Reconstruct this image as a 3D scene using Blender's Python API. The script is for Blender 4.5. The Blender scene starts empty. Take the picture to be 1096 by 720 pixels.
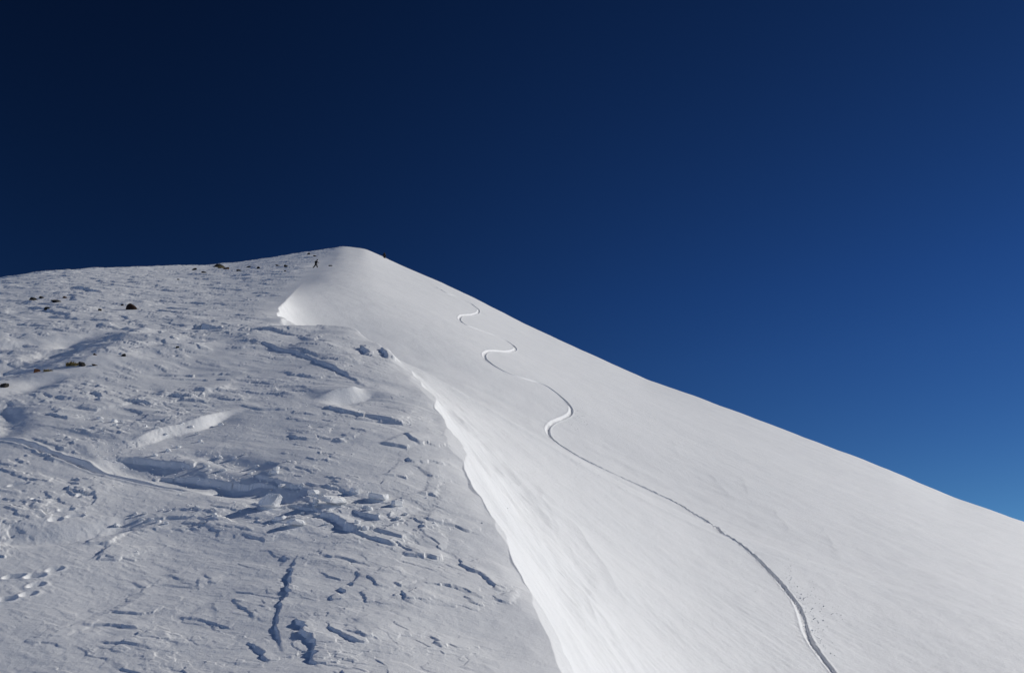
import bpy, bmesh, math, random
import numpy as np
from mathutils import Vector, Matrix

random.seed(7)
C = bpy.context.scene.collection
R_ = math.radians

# ------------------------------------------------------------------ camera model
F, PITCH = 852.4, R_(20.0)           # focal length in pixels of the 1096 wide photograph, upward tilt
CP, SP = math.cos(PITCH), math.sin(PITCH)
SUN_AZ, SUN_EL = R_(66.0), R_(31.0)  # azimuth from +Y (view) towards +X

def ray(px, py):
    """azimuth and tangent of elevation of a sight line"""
    u = (np.asarray(px, float) - 548.0) / F
    v = (360.0 - np.asarray(py, float)) / F
    y = CP - v * SP
    z = SP + v * CP
    return np.arctan2(u, y), z / np.hypot(u, y)

def sst(a, b, x):
    t = np.clip((x - a) / (b - a), 0.0, 1.0)
    return t * t * (3 - 2 * t)

# ------------------------------------------------------------------ noise
def _hash(ix, iy, seed):
    h = (ix.astype(np.int64) * 374761393 + iy.astype(np.int64) * 668265263 + seed * 1274126177) & 0xFFFFFFFF
    h = ((h ^ (h >> 13)) * 1103515245) & 0xFFFFFFFF
    h = ((h ^ (h >> 16)) * 2246822519) & 0xFFFFFFFF
    return (h ^ (h >> 15)) & 0xFFFF

_GA = np.arange(65536) * (2 * math.pi / 65536)
_GX, _GY = np.cos(_GA), np.sin(_GA)

def pn(x, y, seed=0):
    """gradient noise, about -0.7 .. 0.7"""
    x0 = np.floor(x); y0 = np.floor(y)
    fx = x - x0; fy = y - y0
    ix = x0.astype(np.int64); iy = y0.astype(np.int64)
    def g(dx, dy):
        k = _hash(ix + dx, iy + dy, seed)
        return _GX[k] * (fx - dx) + _GY[k] * (fy - dy)
    u = fx * fx * fx * (fx * (fx * 6 - 15) + 10)
    v = fy * fy * fy * (fy * (fy * 6 - 15) + 10)
    a = g(0, 0); b = g(1, 0); c = g(0, 1); d = g(1, 1)
    return (a + (b - a) * u) * (1 - v) + (c + (d - c) * u) * v

def fbm(x, y, seed, octs=3, gain=0.5):
    s = 0; a = 1.0
    for k in range(octs):
        s = s + a * pn(x * 2.03 ** k + 17.3 * k, y * 2.03 ** k - 9.1 * k, seed + k)
        a *= gain
    return s

def cells(x, y, cp, cq, seed, beta):
    """centre of the crust fragment (cells elongated along the wind) that x,y belongs to"""
    cb, sb = math.cos(beta), math.sin(beta)
    p = (x * cb + y * sb) / cp; q = (-x * sb + y * cb) / cq
    ip = np.floor(p).astype(np.int64); iq = np.floor(q).astype(np.int64)
    best = np.full(x.shape, 1e9); bp = np.zeros(x.shape); bq = np.zeros(x.shape)
    for i in (-1, 0, 1):
        for j in (-1, 0, 1):
            h = _hash(ip + i, iq + j, seed)
            sp = ip + i + ((h & 255) + 0.5) / 256.0; sq = iq + j + ((h >> 8) + 0.5) / 256.0
            d = (sp - p) ** 2 + (sq - q) ** 2
            m = d < best
            best = np.where(m, d, best); bp = np.where(m, sp, bp); bq = np.where(m, sq, bq)
    bp = bp * cp; bq = bq * cq
    return bp * cb - bq * sb, bp * sb + bq * cb

# ------------------------------------------------------------------ the mountain: large form
SKY = np.array([(-700, 440), (-400, 370), (-200, 330), (0, 299.5), (50, 292), (100, 287.5), (150, 285.2), (200, 284.6),
                (228, 283.6), (250, 282), (280, 277.5), (320, 272), (345, 268.6), (365, 265), (377, 264),
                (389, 266.3), (405, 273), (430, 285), (470, 302), (509, 320), (565, 349), (640, 383),
                (690, 406), (733, 421), (800, 445), (892, 480), (953, 504), (1013, 530), (1096, 559),
                (1250, 615), (1500, 700), (1900, 800)], float)
_az, _tn = ray(SKY[:, 0], SKY[:, 1])
AZG = np.linspace(-math.pi, math.pi, 20001)
_t = np.interp(AZG, _az, _tn)
_k = np.exp(-0.5 * (np.arange(-60, 61) / 13.0) ** 2); _k /= _k.sum()
TG = np.convolve(np.pad(_t, 60, mode='edge'), _k, 'valid')
DG = np.interp(AZG, ray([-400, 0, 100, 200, 240, 330, 377, 430, 640, 900, 1096, 1300, 1700], np.full(13, 300.0))[0],
               [50, 80, 98, 122, 135, 155, 165, 160, 145, 118, 95, 75, 55])
_k2 = np.exp(-0.5 * (np.arange(-400, 401) / 150.0) ** 2); _k2 /= _k2.sum()
DG = np.convolve(np.pad(DG, 400, mode='edge'), _k2, 'valid')
AZS = float(ray(377, 264)[0])
TS = float(np.interp(AZS, AZG, _t))
_k3 = np.exp(-0.5 * (np.arange(-700, 701) / 200.0) ** 2); _k3 /= _k3.sum()
_dz = AZG - AZS
TLF = np.where(AZG < AZS, _t, TS + 0.018 * (1 - np.exp(-np.maximum(_dz, 0) / 0.12)))
TRF = np.where(AZG > AZS, _t, TS - 0.36 * _dz)
TLF = np.convolve(np.pad(TLF, 60, mode='edge'), _k, 'valid')
TRF = np.convolve(np.pad(TRF, 60, mode='edge'), _k, 'valid')
TLS = np.convolve(np.pad(TLF, 700, mode='edge'), _k3, 'valid')      # the same without the kinks of the skyline
TRS = np.convolve(np.pad(TRF, 700, mode='edge'), _k3, 'valid')
_hp = np.array([150, 300, 400, 480, 620, 750, 890, 1096, 1300, 1700], float)
_ha = ray(_hp, np.full(len(_hp), 500.0))[0]
_hv = [5.0, 4.4, 4.0, 3.9, 4.3, 4.9, 5.0, 4.3, 4.0, 4.0]
HRG = np.interp(AZG, _ha, _hv)
HRG = np.convolve(np.pad(HRG, 400, mode='edge'), _k2, 'valid')
HL = 3.5

def roll(r, D):
    e = np.maximum(r - D, 0.0)
    return 0.0045 * (e / 10.0) ** 2 / (1 + e / 120.0)

def skyline(az, r, fine, smooth):
    a = np.interp(az, AZG, smooth); b = np.interp(az, AZG, fine)
    return a + (b - a) * sst(0.40, 0.95, r / np.interp(az, AZG, DG))

def L_base(x, y):
    """wind-packed left flank and the knoll the camera stands on"""
    r = np.hypot(x, y) + 1e-6
    az = np.arctan2(x, y)
    T = skyline(az, r, TLF, TLS)
    # far to the sides and behind: the plane of the flank simply goes on
    pl = 0.43 * np.cos(az) - 0.02 * np.sin(az)
    wv = sst(0.62, 1.1, np.abs(az))
    T = T * (1 - wv) + pl * wv
    D = np.interp(az, AZG, DG)
    rr = np.maximum(r, 0.05)
    t = T - HL * (1 / rr - 1 / D) - roll(r, D)
    z = t * r
    z = z + (HL - 1.72) * np.exp(-(r / 4.2) ** 2)
    return z

def R_base(x, y):
    """smooth lee face on the right"""
    r = np.hypot(x, y) + 1e-6
    az = np.arctan2(x, y)
    T = skyline(az, r, TRF, TRS)
    pl = 0.30 * np.cos(az) - 0.35 * np.sin(az)
    wv = sst(0.75, 1.3, np.abs(az))
    T = T * (1 - wv) + pl * wv
    D = np.interp(az, AZG, DG); H = np.interp(az, AZG, HRG)
    rr = np.maximum(r, 0.05)
    return (T - H * (1 / rr - 1 / D) - roll(r, D)) * r

def cast(px, py, fun):
    az, tn = ray(px, py)
    r = np.geomspace(2.0, 420.0, 6000)
    z = fun(r * math.sin(az), r * math.cos(az)) - r * tn
    i = np.argmax(z >= 0) if (z >= 0).any() else len(r) - 1
    if i > 0 and z[i] != z[i - 1]:
        rr = r[i - 1] + (r[i] - r[i - 1]) * (-z[i - 1]) / (z[i] - z[i - 1])
        rr = min(max(rr, r[i - 1]), r[i])
    else:
        rr = r[i]
    return float(rr * math.sin(az)), float(rr * math.cos(az))

# wind lip in plan: X as a function of y
LIP_PX = [(603, 719), (599, 700), (590, 680), (577, 650), (561, 615), (545, 585), (530, 556), (513, 524), (497, 494), (482, 462),
          (470, 436), (458, 418), (441, 400), (426, 384), (410, 372), (392, 363)]
_lp = [cast(a, b, L_base) for a, b in LIP_PX]
_far = [(389, 23.6), (376, 24.1), (350, 24.5), (325, 24.9), (311, 25.6), (312, 27.0), (307, 28.6), (309, 30.0), (302, 32.0), (298, 34.0), (297, 36.5),
        (304, 40), (312, 46), (325, 60), (340, 90), (356, 120), (372, 160)]
def at_range(px, r):
    az = float(ray(px, 340)[0]); return r * math.sin(az), r * math.cos(az)
_lf = [at_range(p, r) for p, r in _far]
_lp = [q for q in _lp if q[1] < _lf[0][1] - 0.2]
LIP = [(1.5, -40.0), (1.5, 0.0), (0.85, _lp[0][1] * 0.55)] + _lp + _lf
LIP = sorted(LIP, key=lambda p: p[1])
LIP = [q for i, q in enumerate(LIP) if i == 0 or q[1] > LIP[i - 1][1] + 0.05]
LY = np.array([p[1] for p in LIP]); LX = np.array([p[0] for p in LIP])
_ss = (LX[-1] - LX[-3]) / (LY[-1] - LY[-3])
LY = np.append(LY, 900.0); LX = np.append(LX, LX[-1] + _ss * (900 - LY[-2]))
LYG = np.concatenate([np.arange(-40, 45, 0.02), np.geomspace(45, 900, 3000)])
LXG = np.interp(LYG, LY, LX)
_kn = np.exp(-0.5 * (np.arange(-30, 31) / 8.0) ** 2); _kn /= _kn.sum()
LXG = np.convolve(np.pad(LXG, 30, mode='edge'), _kn, 'valid')
LLG = L_base(LXG, LYG); LRG = R_base(LXG, LYG)
GAP = LLG - LRG
SLG = np.gradient(LXG, LYG)

def lip_d(x, y):
    return (x - np.interp(y, LYG, LXG)) / np.sqrt(1 + np.interp(y, LYG, SLG) ** 2)

def large_form(x, y):
    L = L_base(x, y); Rr = R_base(x, y)
    d = lip_d(x, y)
    dw = d + (0.20 * pn(x / 0.9, y / 0.9, 71) + 0.22 * pn(x / 2.3, y / 2.3, 73) + 0.025 * pn(x / 0.22, y / 0.22, 72) + 0.45 * pn(x / 1.3, y / 1.6, 74) * np.exp(-((y - 31) / 5.0) ** 4)) * (1 - sst(30, 45, y))
    gap = np.interp(y, LYG, GAP)
    s = 1.9 - 0.8 * sst(10, 14, y) + 6.0 * sst(22, 34, y)
    dp = np.maximum(dw, 0)
    E = 1.5 * np.where(y < 31, np.exp(-((y - 31) / 5.2) ** 6), np.exp(-(np.maximum(y - 33.5, 0) / 6.5) ** 2))
    RR = Rr + gap * np.exp(-dp / s) - E * (1 - np.exp(-dp / 1.1)) * np.exp(-dp / 13.0)
    # the packed flank rounds over just before the lip
    near = 1 - sst(22, 40, y)
    LL = L - near * 0.36 * np.exp(-np.maximum(-dw, 0) / 0.9) + near * 0.36
    RR = RR + near * 0.0
    h = np.where(y > 0.5, np.minimum(LL, RR), np.where(dw < 0, LL, RR))
    k = 1.3
    e = np.maximum(k - np.abs(L - Rr), 0) / k
    far = np.minimum(L, Rr) - e * e * k * 0.25 + 0.15 * sst(120, 160, y)
    wf = sst(36, 56, y)
    h = h * (1 - wf) + far * wf
    return h, d

SKI = [(464, 306), (478, 314), (494, 320), (508, 328), (512, 333), (506, 337), (494, 338), (492, 342), (500, 348), (514, 353),
       (530, 359), (543, 365), (551, 371), (550, 375), (541, 377), (524, 376), (518, 380), (523, 387), (537, 396), (556, 404),
       (576, 410), (590, 417), (604, 428), (611, 437), (609, 443), (600, 447), (590, 452), (586, 459), (590, 467), (605, 479),
       (628, 492), (655, 505), (690, 521), (722, 536), (748, 552), (770, 567), (795, 583), (815, 601), (834, 621), (850, 641),
       (857, 655), (861, 670), (868, 686), (880, 703), (895, 722), (930, 765)]
def R_only(x, y):
    h, d = large_form(x, y)
    return np.where(d > 0, h, -1e3)
def L_only(x, y):
    h, d = large_form(x, y)
    return np.where(d < 0.1, h, -1e3)

def densify(pts, n):
    """smooth a polyline given in plan"""
    p = np.array(pts, float)
    t = np.concatenate([[0], np.cumsum(np.hypot(*np.diff(p, axis=0).T) + 1e-9)])
    q = np.linspace(0, t[-1], n)
    out = np.stack([np.interp(q, t, p[:, 0]), np.interp(q, t, p[:, 1])], 1)
    return out

def catmull(pts, sub=6):
    p = [np.array(a, float) for a in pts]
    p = [2 * p[0] - p[1]] + p + [2 * p[-1] - p[-2]]
    out = []
    for i in range(1, len(p) - 2):
        for k in range(sub):
            t = k / sub
            a, b, c, d = p[i - 1], p[i], p[i + 1], p[i + 2]
            out.append(0.5 * ((2 * b) + (-a + c) * t + (2 * a - 5 * b + 4 * c - d) * t * t + (-a + 3 * b - 3 * c + d) * t ** 3))
    out.append(p[-2])
    return np.array(out)

SKI_PXL = catmull(SKI, 8)
SKI_W = catmull([cast(a, b, R_only) for a, b in catmull(SKI, 2)], 3)
SKI_TOP = [cast(a, b, R_only) for a, b in [(440, 296), (452, 301), (462, 306)]]

# ------------------------------------------------------------------ stamps: things the wind and skis left in the snow
# kind, pixels of the line (left to right), parameters.  "far side" = up-slope side of the line
STAMPS = [
    # long old ski trench on the left and the scooped hollow under it
    ('groove', [(-10, 468), (20, 472), (45, 481), (70, 490), (100, 499), (135, 508), (170, 515), (205, 518)], 0.05, 0.042),
    ('trough', [(100, 490), (130, 494), (165, 500), (200, 507), (240, 512), (285, 518)], 0.13, 0.30),
    ('trough', [(190, 484), (222, 489), (255, 495), (290, 504)], 0.09, 0.16),
    ('trough', [(225, 512), (262, 519), (300, 527), (330, 530)], 0.10, 0.20),
    ('scarp',  [(110, 489), (150, 490), (190, 496), (225, 497)], 0.12, 0.6, 0.5),
    ('scarp',  [(150, 503), (190, 503), (225, 508), (262, 511), (300, 520)], 0.12, 0.5, 0.4),
    # sunlit ramps
    ('lit',    [(112, 481), (140, 475), (170, 466), (200, 458), (232, 448), (264, 437)], 0.17, 0.20),
    ('lit',    [(334, 428), (355, 424), (375, 420), (391, 415)], 0.26, 0.34),
    # dark lenses across the middle
    ('scarp',  [(48, 443), (62, 448), (80, 450)], 0.08, 0.5, 0.4),
    ('scarp',  [(78, 437), (92, 440), (106, 442)], 0.10, 0.5, 0.4),
    ('scarp',  [(100, 420), (106, 426), (107, 432)], 0.13, 0.4, 0.4),
    ('scarp',  [(128, 430), (145, 432), (168, 437)], 0.11, 0.6, 0.4),
    ('scarp',  [(166, 427), (182, 426), (204, 429)], 0.15, 0.6, 0.5),
    ('scarp',  [(208, 424), (225, 422), (246, 420)], 0.09, 0.6, 0.4),
    ('scarp',  [(232, 428), (248, 430), (262, 430)], 0.08, 0.6, 0.4),
    ('scarp',  [(120, 456), (145, 456), (175, 455), (205, 446), (240, 440)], 0.07, 0.5, 0.4),
    ('scarp',  [(160, 402), (190, 403), (225, 402), (258, 401)], 0.09, 0.7, 0.5),
    ('scarp',  [(170, 405), (210, 407), (260, 408)], 0.06, 0.7, 0.5),
    # crest of the knoll
    ('scarp',  [(235, 371), (268, 372), (300, 378), (330, 384), (348, 392), (372, 402), (396, 416)], 0.13, 1.0, 0.6),
    ('scarp',  [(300, 376), (330, 381), (355, 388), (384, 392)], 0.07, 0.8, 0.5),
    ('scarp',  [(386, 372), (390, 378), (393, 384)], 0.25, 0.7, 0.6),
    ('scarp',  [(405, 377), (410, 381), (413, 386)], 0.25, 0.7, 0.6),
    ('scarp',  [(296, 398), (330, 403), (356, 404)], 0.09, 0.8, 0.6),
    ('scarp',  [(320, 366), (334, 368), (345, 367)], 0.10, 0.8, 0.6),
    # below the second sunlit ramp
    ('scarp',  [(340, 435), (362, 440), (384, 445), (410, 450), (434, 455)], 0.13, 0.7, 0.5),
    ('scarp',  [(378, 448), (405, 451), (433, 455)], 0.09, 0.5, 0.4),
    ('scarp',  [(308, 466), (325, 470), (345, 470)], 0.08, 0.5, 0.4),
    ('scarp',  [(352, 471), (364, 474)], 0.06, 0.5, 0.3),
    ('scarp',  [(430, 464), (444, 471), (452, 476)], 0.09, 0.5, 0.4),
    ('scarp',  [(405, 474), (425, 478), (440, 481)], 0.08, 0.5, 0.4),
    ('scarp',  [(435, 490), (445, 496)], 0.08, 0.5, 0.4),
    ('scarp',  [(250, 436), (290, 440), (330, 436)], 0.05, 0.5, 0.4),
    # blocks torn out in the middle
    ('scarp',  [(268, 505), (300, 514), (335, 522), (345, 536)], 0.09, 0.5, 0.4),
    ('scarp',  [(340, 546), (356, 553), (372, 561), (384, 571)], 0.14, 0.4, 0.35),
    ('scarp',  [(378, 546), (392, 551), (408, 557)], 0.09, 0.4, 0.35),
    ('scarp',  [(384, 568), (405, 577), (424, 583)], 0.08, 0.4, 0.3),
    ('scarp',  [(450, 529), (468, 531)], 0.07, 0.35, 0.3),
    ('scarp',  [(410, 508), (436, 512)], 0.05, 0.35, 0.3),
    ('scarp',  [(442, 497), (456, 506), (460, 512)], 0.05, 0.3, 0.3),
    ('scarp',  [(430, 590), (455, 594), (482, 597)], 0.06, 0.5, 0.3),
    ('scarp',  [(448, 556), (475, 560), (512, 569)], 0.045, 0.4, 0.3),
    # broken edge near the lip
    ('scarp',  [(488, 595), (497, 603), (506, 610), (522, 617), (531, 628), (541, 635)], 0.085, 0.35, 0.3),
    ('scarp',  [(524, 640), (536, 645), (547, 648)], 0.06, 0.3, 0.25),
    ('scarp',  [(434, 645), (437, 635), (447, 628)], 0.06, 0.3, 0.3),
    ('scarp',  [(470, 623), (500, 633), (520, 645)], 0.03, 0.3, 0.3),
    ('scarp',  [(348, 646), (370, 630), (383, 617), (384, 605)], 0.04, 0.4, 0.3),
    ('scarp',  [(330, 592), (360, 595), (390, 602)], 0.035, 0.4, 0.3),
    ('scarp',  [(345, 668), (365, 680), (382, 692)], 0.035, 0.3, 0.3),
    ('scarp',  [(460, 678), (472, 692)], 0.035, 0.3, 0.2),
    # the two cracks at the bottom
    ('scarp',  [(322, 590), (314, 605), (307, 622), (309, 635), (302, 645), (296, 662), (298, 680), (306, 697)], 0.06, 0.6, 0.4),
    ('scarp',  [(312, 662), (322, 672), (331, 686), (336, 700), (340, 712)], 0.065, 0.5, 0.35),
    # soft drift edge and plates bottom left
    ('trough', [(-40, 575), (30, 574), (70, 570), (105, 564), (140, 556), (170, 551)], 0.09, 0.19),
    ('scarp',  [(130, 556), (165, 551), (200, 552), (240, 556)], 0.07, 0.3, 0.3),
    ('scarp',  [(170, 545), (205, 544), (235, 549)], 0.05, 0.3, 0.3),
    ('scarp',  [(88, 581), (103, 580), (120, 580)], 0.05, 0.4, 0.3),
    ('scarp',  [(97, 597), (108, 590), (120, 581)], 0.07, 0.3, 0.3),
    ('scarp',  [(100, 598), (114, 597), (124, 600)], 0.05, 0.3, 0.3),
    ('scarp',  [(228, 645), (230, 652), (226, 654)], 0.03, 0.2, 0.2),
    ('scarp',  [(110, 657), (140, 658), (165, 660)], 0.03, 0.4, 0.3),
    ('scarp',  [(80, 670), (120, 672), (160, 678)], 0.03, 0.4, 0.3),
    ('scarp',  [(115, 702), (135, 690), (155, 677), (180, 668)], 0.02, 0.4, 0.3),
    ('scarp',  [(50, 683), (70, 685)], 0.03, 0.3, 0.3),
    ('scarp',  [(175, 612), (190, 617), (205, 628)], 0.03, 0.2, 0.2),
    ('scarp',  [(170, 624), (190, 626), (212, 630)], 0.03, 0.2, 0.2),
    ('scarp',  [(200, 635), (211, 628), (214, 618)], 0.03, 0.2, 0.2),
    ('scarp', [(419, 624), (434, 628)], 0.06, .2, .15), ('scarp', [(453, 624), (483, 626), (510, 636)], 0.05, .2, .15),
    ('scarp', [(496, 636), (510, 648)], 0.05, .2, .15),
    ('scarp', [(351, 673), (368, 679), (383, 689)], 0.05, .2, .15), ('scarp', [(365, 675), (382, 677), (392, 686)], 0.05, .2, .15),
    ('scarp', [(299, 602), (311, 591)], 0.07, .2, .15),
    ('scarp', [(250, 569), (270, 572), (285, 578)], 0.06, .25, .2), ('scarp', [(265, 685), (280, 697), (288, 710)], 0.06, .3, .2),
    ('scarp', [(432, 552), (446, 556), (456, 566)], 0.06, .25, .2), ('scarp', [(398, 564), (420, 572), (440, 577)], 0.08, .3, .2),
    ('scarp', [(393, 615), (399, 621), (404, 630)], 0.05, .15, .12), ('scarp', [(386, 632), (392, 640), (388, 646)], 0.06, .15, .12),
    ('scarp', [(405, 612), (414, 606), (428, 604)], 0.05, .15, .12), ('scarp', [(340, 612), (352, 618), (366, 622)], 0.04, .2, .15),
    ('scarp', [(415, 640), (428, 634), (440, 628)], 0.04, .2, .15),
    ('scarp', [(140, 620), (150, 626), (160, 628)], 0.04, .15, .12), ('scarp', [(215, 612), (225, 618), (222, 626)], 0.04, .15, .12),
    ('scarp', [(100, 690), (130, 693), (165, 700)], 0.03, .3, .2), ('scarp', [(190, 662), (220, 665), (250, 672)], 0.03, .3, .2),
    ('scarp', [(20, 690), (45, 692), (75, 696)], 0.03, .3, .2), ('scarp', [(245, 640), (262, 650), (270, 664)], 0.03, .3, .2),
    ('pit', [(9, 618.0), (21, 617.0)], 0.037, 0.027), ('pit', [(32, 617.0), (42, 616.0)], 0.037, 0.027), ('pit', [(2, 643.0), (12, 642.0)], 0.037, 0.027),
    ('pit', [(35, 626.5), (41, 625.5)], 0.039, 0.023), ('pit', [(27, 637.0), (32, 636.0)], 0.039, 0.023), ('pit', [(55, 609.0), (61, 608.0)], 0.039, 0.023),
    ('pit', [(66, 544.5), (74, 543.5)], 0.037, 0.025), ('pit', [(75, 551.0), (85, 550.0)], 0.037, 0.025), ('pit', [(56, 556.0), (61, 555.0)], 0.039, 0.023),
    ('pit', [(86, 527.5), (96, 526.5)], 0.044, 0.027), ('pit', [(38, 533.0), (48, 532.0)], 0.037, 0.027), ('pit', [(15, 517.5), (27, 516.5)], 0.044, 0.027),
    # shaded hollow high on the left and its side branches
    ('ramp', [(-5, 418), (25, 402), (52, 387), (80, 373), (108, 361), (138, 353), (168, 349)], 0.78, 7.0, 5.0, 1.05),
    ('ramp', [(238, 374), (230, 363), (220, 356), (212, 351)], 0.16, 4.0, 3.0, 0.8),
    ('ramp', [(-5, 400), (25, 397), (50, 389), (80, 379)], 0.25, 2.0, 1.5, 0.5),
    ('trough', [(-5, 425), (15, 420), (40, 410), (62, 402)], 0.13, 0.4),
    ('trough', [(-8, 432), (4, 440), (10, 452), (2, 470)], 0.14, 0.25),
    ('scarp',  [(190, 352), (215, 351), (228, 357)], 0.45, 2.0, 1.5),
    ('scarp',  [(24, 331), (38, 332), (60, 335), (72, 341)], 0.30, 2.0, 1.5),
    ('scarp',  [(58, 310), (80, 309), (100, 312), (108, 315)], 0.35, 2.5, 2.0),
    ('scarp',  [(230, 357), (270, 358), (300, 361), (330, 364)], 0.15, 1.0, 1.0),
]

def seg_dist(x, y, P):
    """distance, signed side (+ = left of travel) and fraction along polyline P for arrays x,y"""
    best = np.full(x.shape, 1e18); side = np.zeros(x.shape); frac = np.zeros(x.shape)
    ln = np.hypot(*np.diff(P, axis=0).T) + 1e-9; tot = ln.sum(); acc = 0.0
    for k in range(len(P) - 1):
        ax, ay = P[k]; bx, by = P[k + 1]
        dx, dy = bx - ax, by - ay
        l2 = dx * dx + dy * dy + 1e-12
        t = np.clip(((x - ax) * dx + (y - ay) * dy) / l2, 0, 1)
        ex = x - (ax + t * dx); ey = y - (ay + t * dy)
        d2 = ex * ex + ey * ey
        m = d2 < best
        best = np.where(m, d2, best)
        # at a corner the side follows the mean direction of the two pieces that meet there
        jx = np.full(x.shape, dx / ln[k]); jy = np.full(x.shape, dy / ln[k])
        if k > 0:
            c0 = t <= 0; jx = np.where(c0, jx + (P[k][0] - P[k - 1][0]) / ln[k - 1], jx); jy = np.where(c0, jy + (P[k][1] - P[k - 1][1]) / ln[k - 1], jy)
        if k < len(P) - 2:
            c1 = t >= 1; jx = np.where(c1, jx + (P[k + 2][0] - P[k + 1][0]) / ln[k + 1], jx); jy = np.where(c1, jy + (P[k + 2][1] - P[k + 1][1]) / ln[k + 1], jy)
        side = np.where(m, np.sign(jx * ey - jy * ex), side)
        frac = np.where(m, (acc + t * ln[k]) / tot, frac)
        acc += ln[k]
    return np.sqrt(best), side, frac

PREP = []
for st in STAMPS:
    P = np.array([cast(a, b, L_only) for a, b in st[1]])
    if st[0] != 'pit' and len(P) > 2:
        P = catmull(P, 3)
    PREP.append((st[0], P, st[2:]))

BETA = R_(-32.0)
SUNH = (math.sin(SUN_AZ), math.cos(SUN_AZ))
HS = 0.42
def apply_stamps(x, y, h):
    for kind, P, a in PREP:
        flip = 1.0
        if kind in ('scarp', 'ramp'):
            t = P[-1] - P[0]
            if t[1] * SUNH[0] - t[0] * SUNH[1] > 0: flip = -1.0      # the steep side looks away from the sun
        if kind in ('scarp', 'ramp'): reach = 4.5 * max(a[1], a[2]) + 0.3
        elif kind == 'pit': reach = 0.5
        elif kind == 'lit': reach = 6.5
        else: reach = 5 * max(a) + 0.6
        x0, y0 = P.min(0) - reach; x1, y1 = P.max(0) + reach
        m = np.nonzero((x > x0) & (x < x1) & (y > y0) & (y < y1))[0]
        if not len(m): continue
        rng = float(np.hypot(*P.mean(0)))
        sc = max(0.6, rng / 9.0)
        xs, ys = x[m], y[m]
        j = ({'scarp': 0.030, 'lit': 0.034, 'groove': 0.024}.get(kind, 0.016)) * sc
        wx = xs + j * (pn(xs / (0.22 * sc), ys / (0.22 * sc), 301) + 1.8 * pn(xs / (0.6 * sc), ys / (0.6 * sc), 305))
        wy = ys + j * (pn(xs / (0.22 * sc), ys / (0.22 * sc), 302) + 1.8 * pn(xs / (0.6 * sc), ys / (0.6 * sc), 306))
        if kind == 'scarp':
            ex = 0.25 * j * pn(xs / (0.05 * sc), ys / (0.05 * sc), 303); ey = 0.25 * j * pn(xs / (0.05 * sc), ys / (0.05 * sc), 304)
            sx, sy = cells(wx + ex, wy + ey, 0.15 * sc, 0.075 * sc, 371, BETA)
            k = 0.22 + 0.43 * sst(-0.3, 0.3, pn(xs / (0.9 * sc), ys / (0.9 * sc), 309))
            if len(P) > 17: k = k * 0.45
            wx = wx + (sx - wx) * k; wy = wy + (sy - wy) * k
        dist, side, fr = seg_dist(wx, wy, P)
        taper = sst(-0.02, 0.22, fr) * sst(-0.02, 0.22, 1 - fr)
        s = dist * side
        if kind in ('scarp', 'ramp'):
            H, dh, dl = a[:3]
            H = H * HS * min(1.0, max(0.5, dh / 0.42)) if kind == 'scarp' else H
            s = s * flip
            eps = 0.014 * sc if kind == 'scarp' else a[3]
            step = sst(-eps, eps, s)
            if kind == 'ramp': step = 0.3 * step + 0.7 * np.clip(0.5 + 0.5 * s / eps, 0, 1)
            up = H * np.exp(-np.maximum(s, 0) / (1.5 * dh))
            lo = -0.22 * H * np.exp(np.minimum(s, 0) / dl)
            if kind == 'ramp': up = 0.40 * up; lo = -0.60 * H * np.exp(np.minimum(s, 0) / dl)
            v = up * step + lo * (1 - step)
            # end caps: the distance field wraps round the ends
            if kind == 'ramp': taper = sst(0, 0.35, fr) * sst(0, 0.35, 1 - fr)
            endd = np.where((fr <= 0.0) | (fr >= 1.0), np.exp(-(dist / (0.5 * dl)) ** 2), 1.0)
            v = v * taper * endd * (0.8 + 0.7 * pn(xs / (0.5 * sc), ys / (0.5 * sc), 310))
        elif kind == 'groove':
            w, dep = a
            v = (-dep * np.exp(-(dist / w) ** 4) + 0.35 * dep * np.exp(-((dist - 1.6 * w) / (0.6 * w)) ** 2)) * sst(0, 0.05, 1 - fr)
        elif kind == 'trough':
            H, w = a
            v = -H * np.exp(-(dist / w) ** 2) * taper * (0.8 + 0.9 * pn(xs / (1.5 * sc), ys / (1.5 * sc), 311))
        elif kind == 'ridge':
            w, H = a
            v = H * np.exp(-(dist / w) ** 2) * taper
        elif kind == 'lit':
            H, w = a
            # a bank falling to the right-hand (near) side
            t = np.clip(-s / w, 0, 1)
            v = np.where(s > 0, 0.5 * H * np.exp(-s / 0.9), H * (0.5 - t) * np.where(s < -w, np.exp((s + w) / 1.2), 1.0))
            v = v * sst(0, .4, fr) * sst(0, .4, 1 - fr) * np.where((fr <= 0) | (fr >= 1), 0.0, 1.0) * (0.9 + 0.5 * pn(xs / (0.5 * sc), ys / (0.5 * sc), 312))
        else:
            w, dep = a
            v = -dep * np.exp(-(dist / w) ** 4) + 0.25 * dep * np.exp(-((dist - 1.4 * w) / (0.5 * w)) ** 2)
        h[m] += v
    return h

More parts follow.
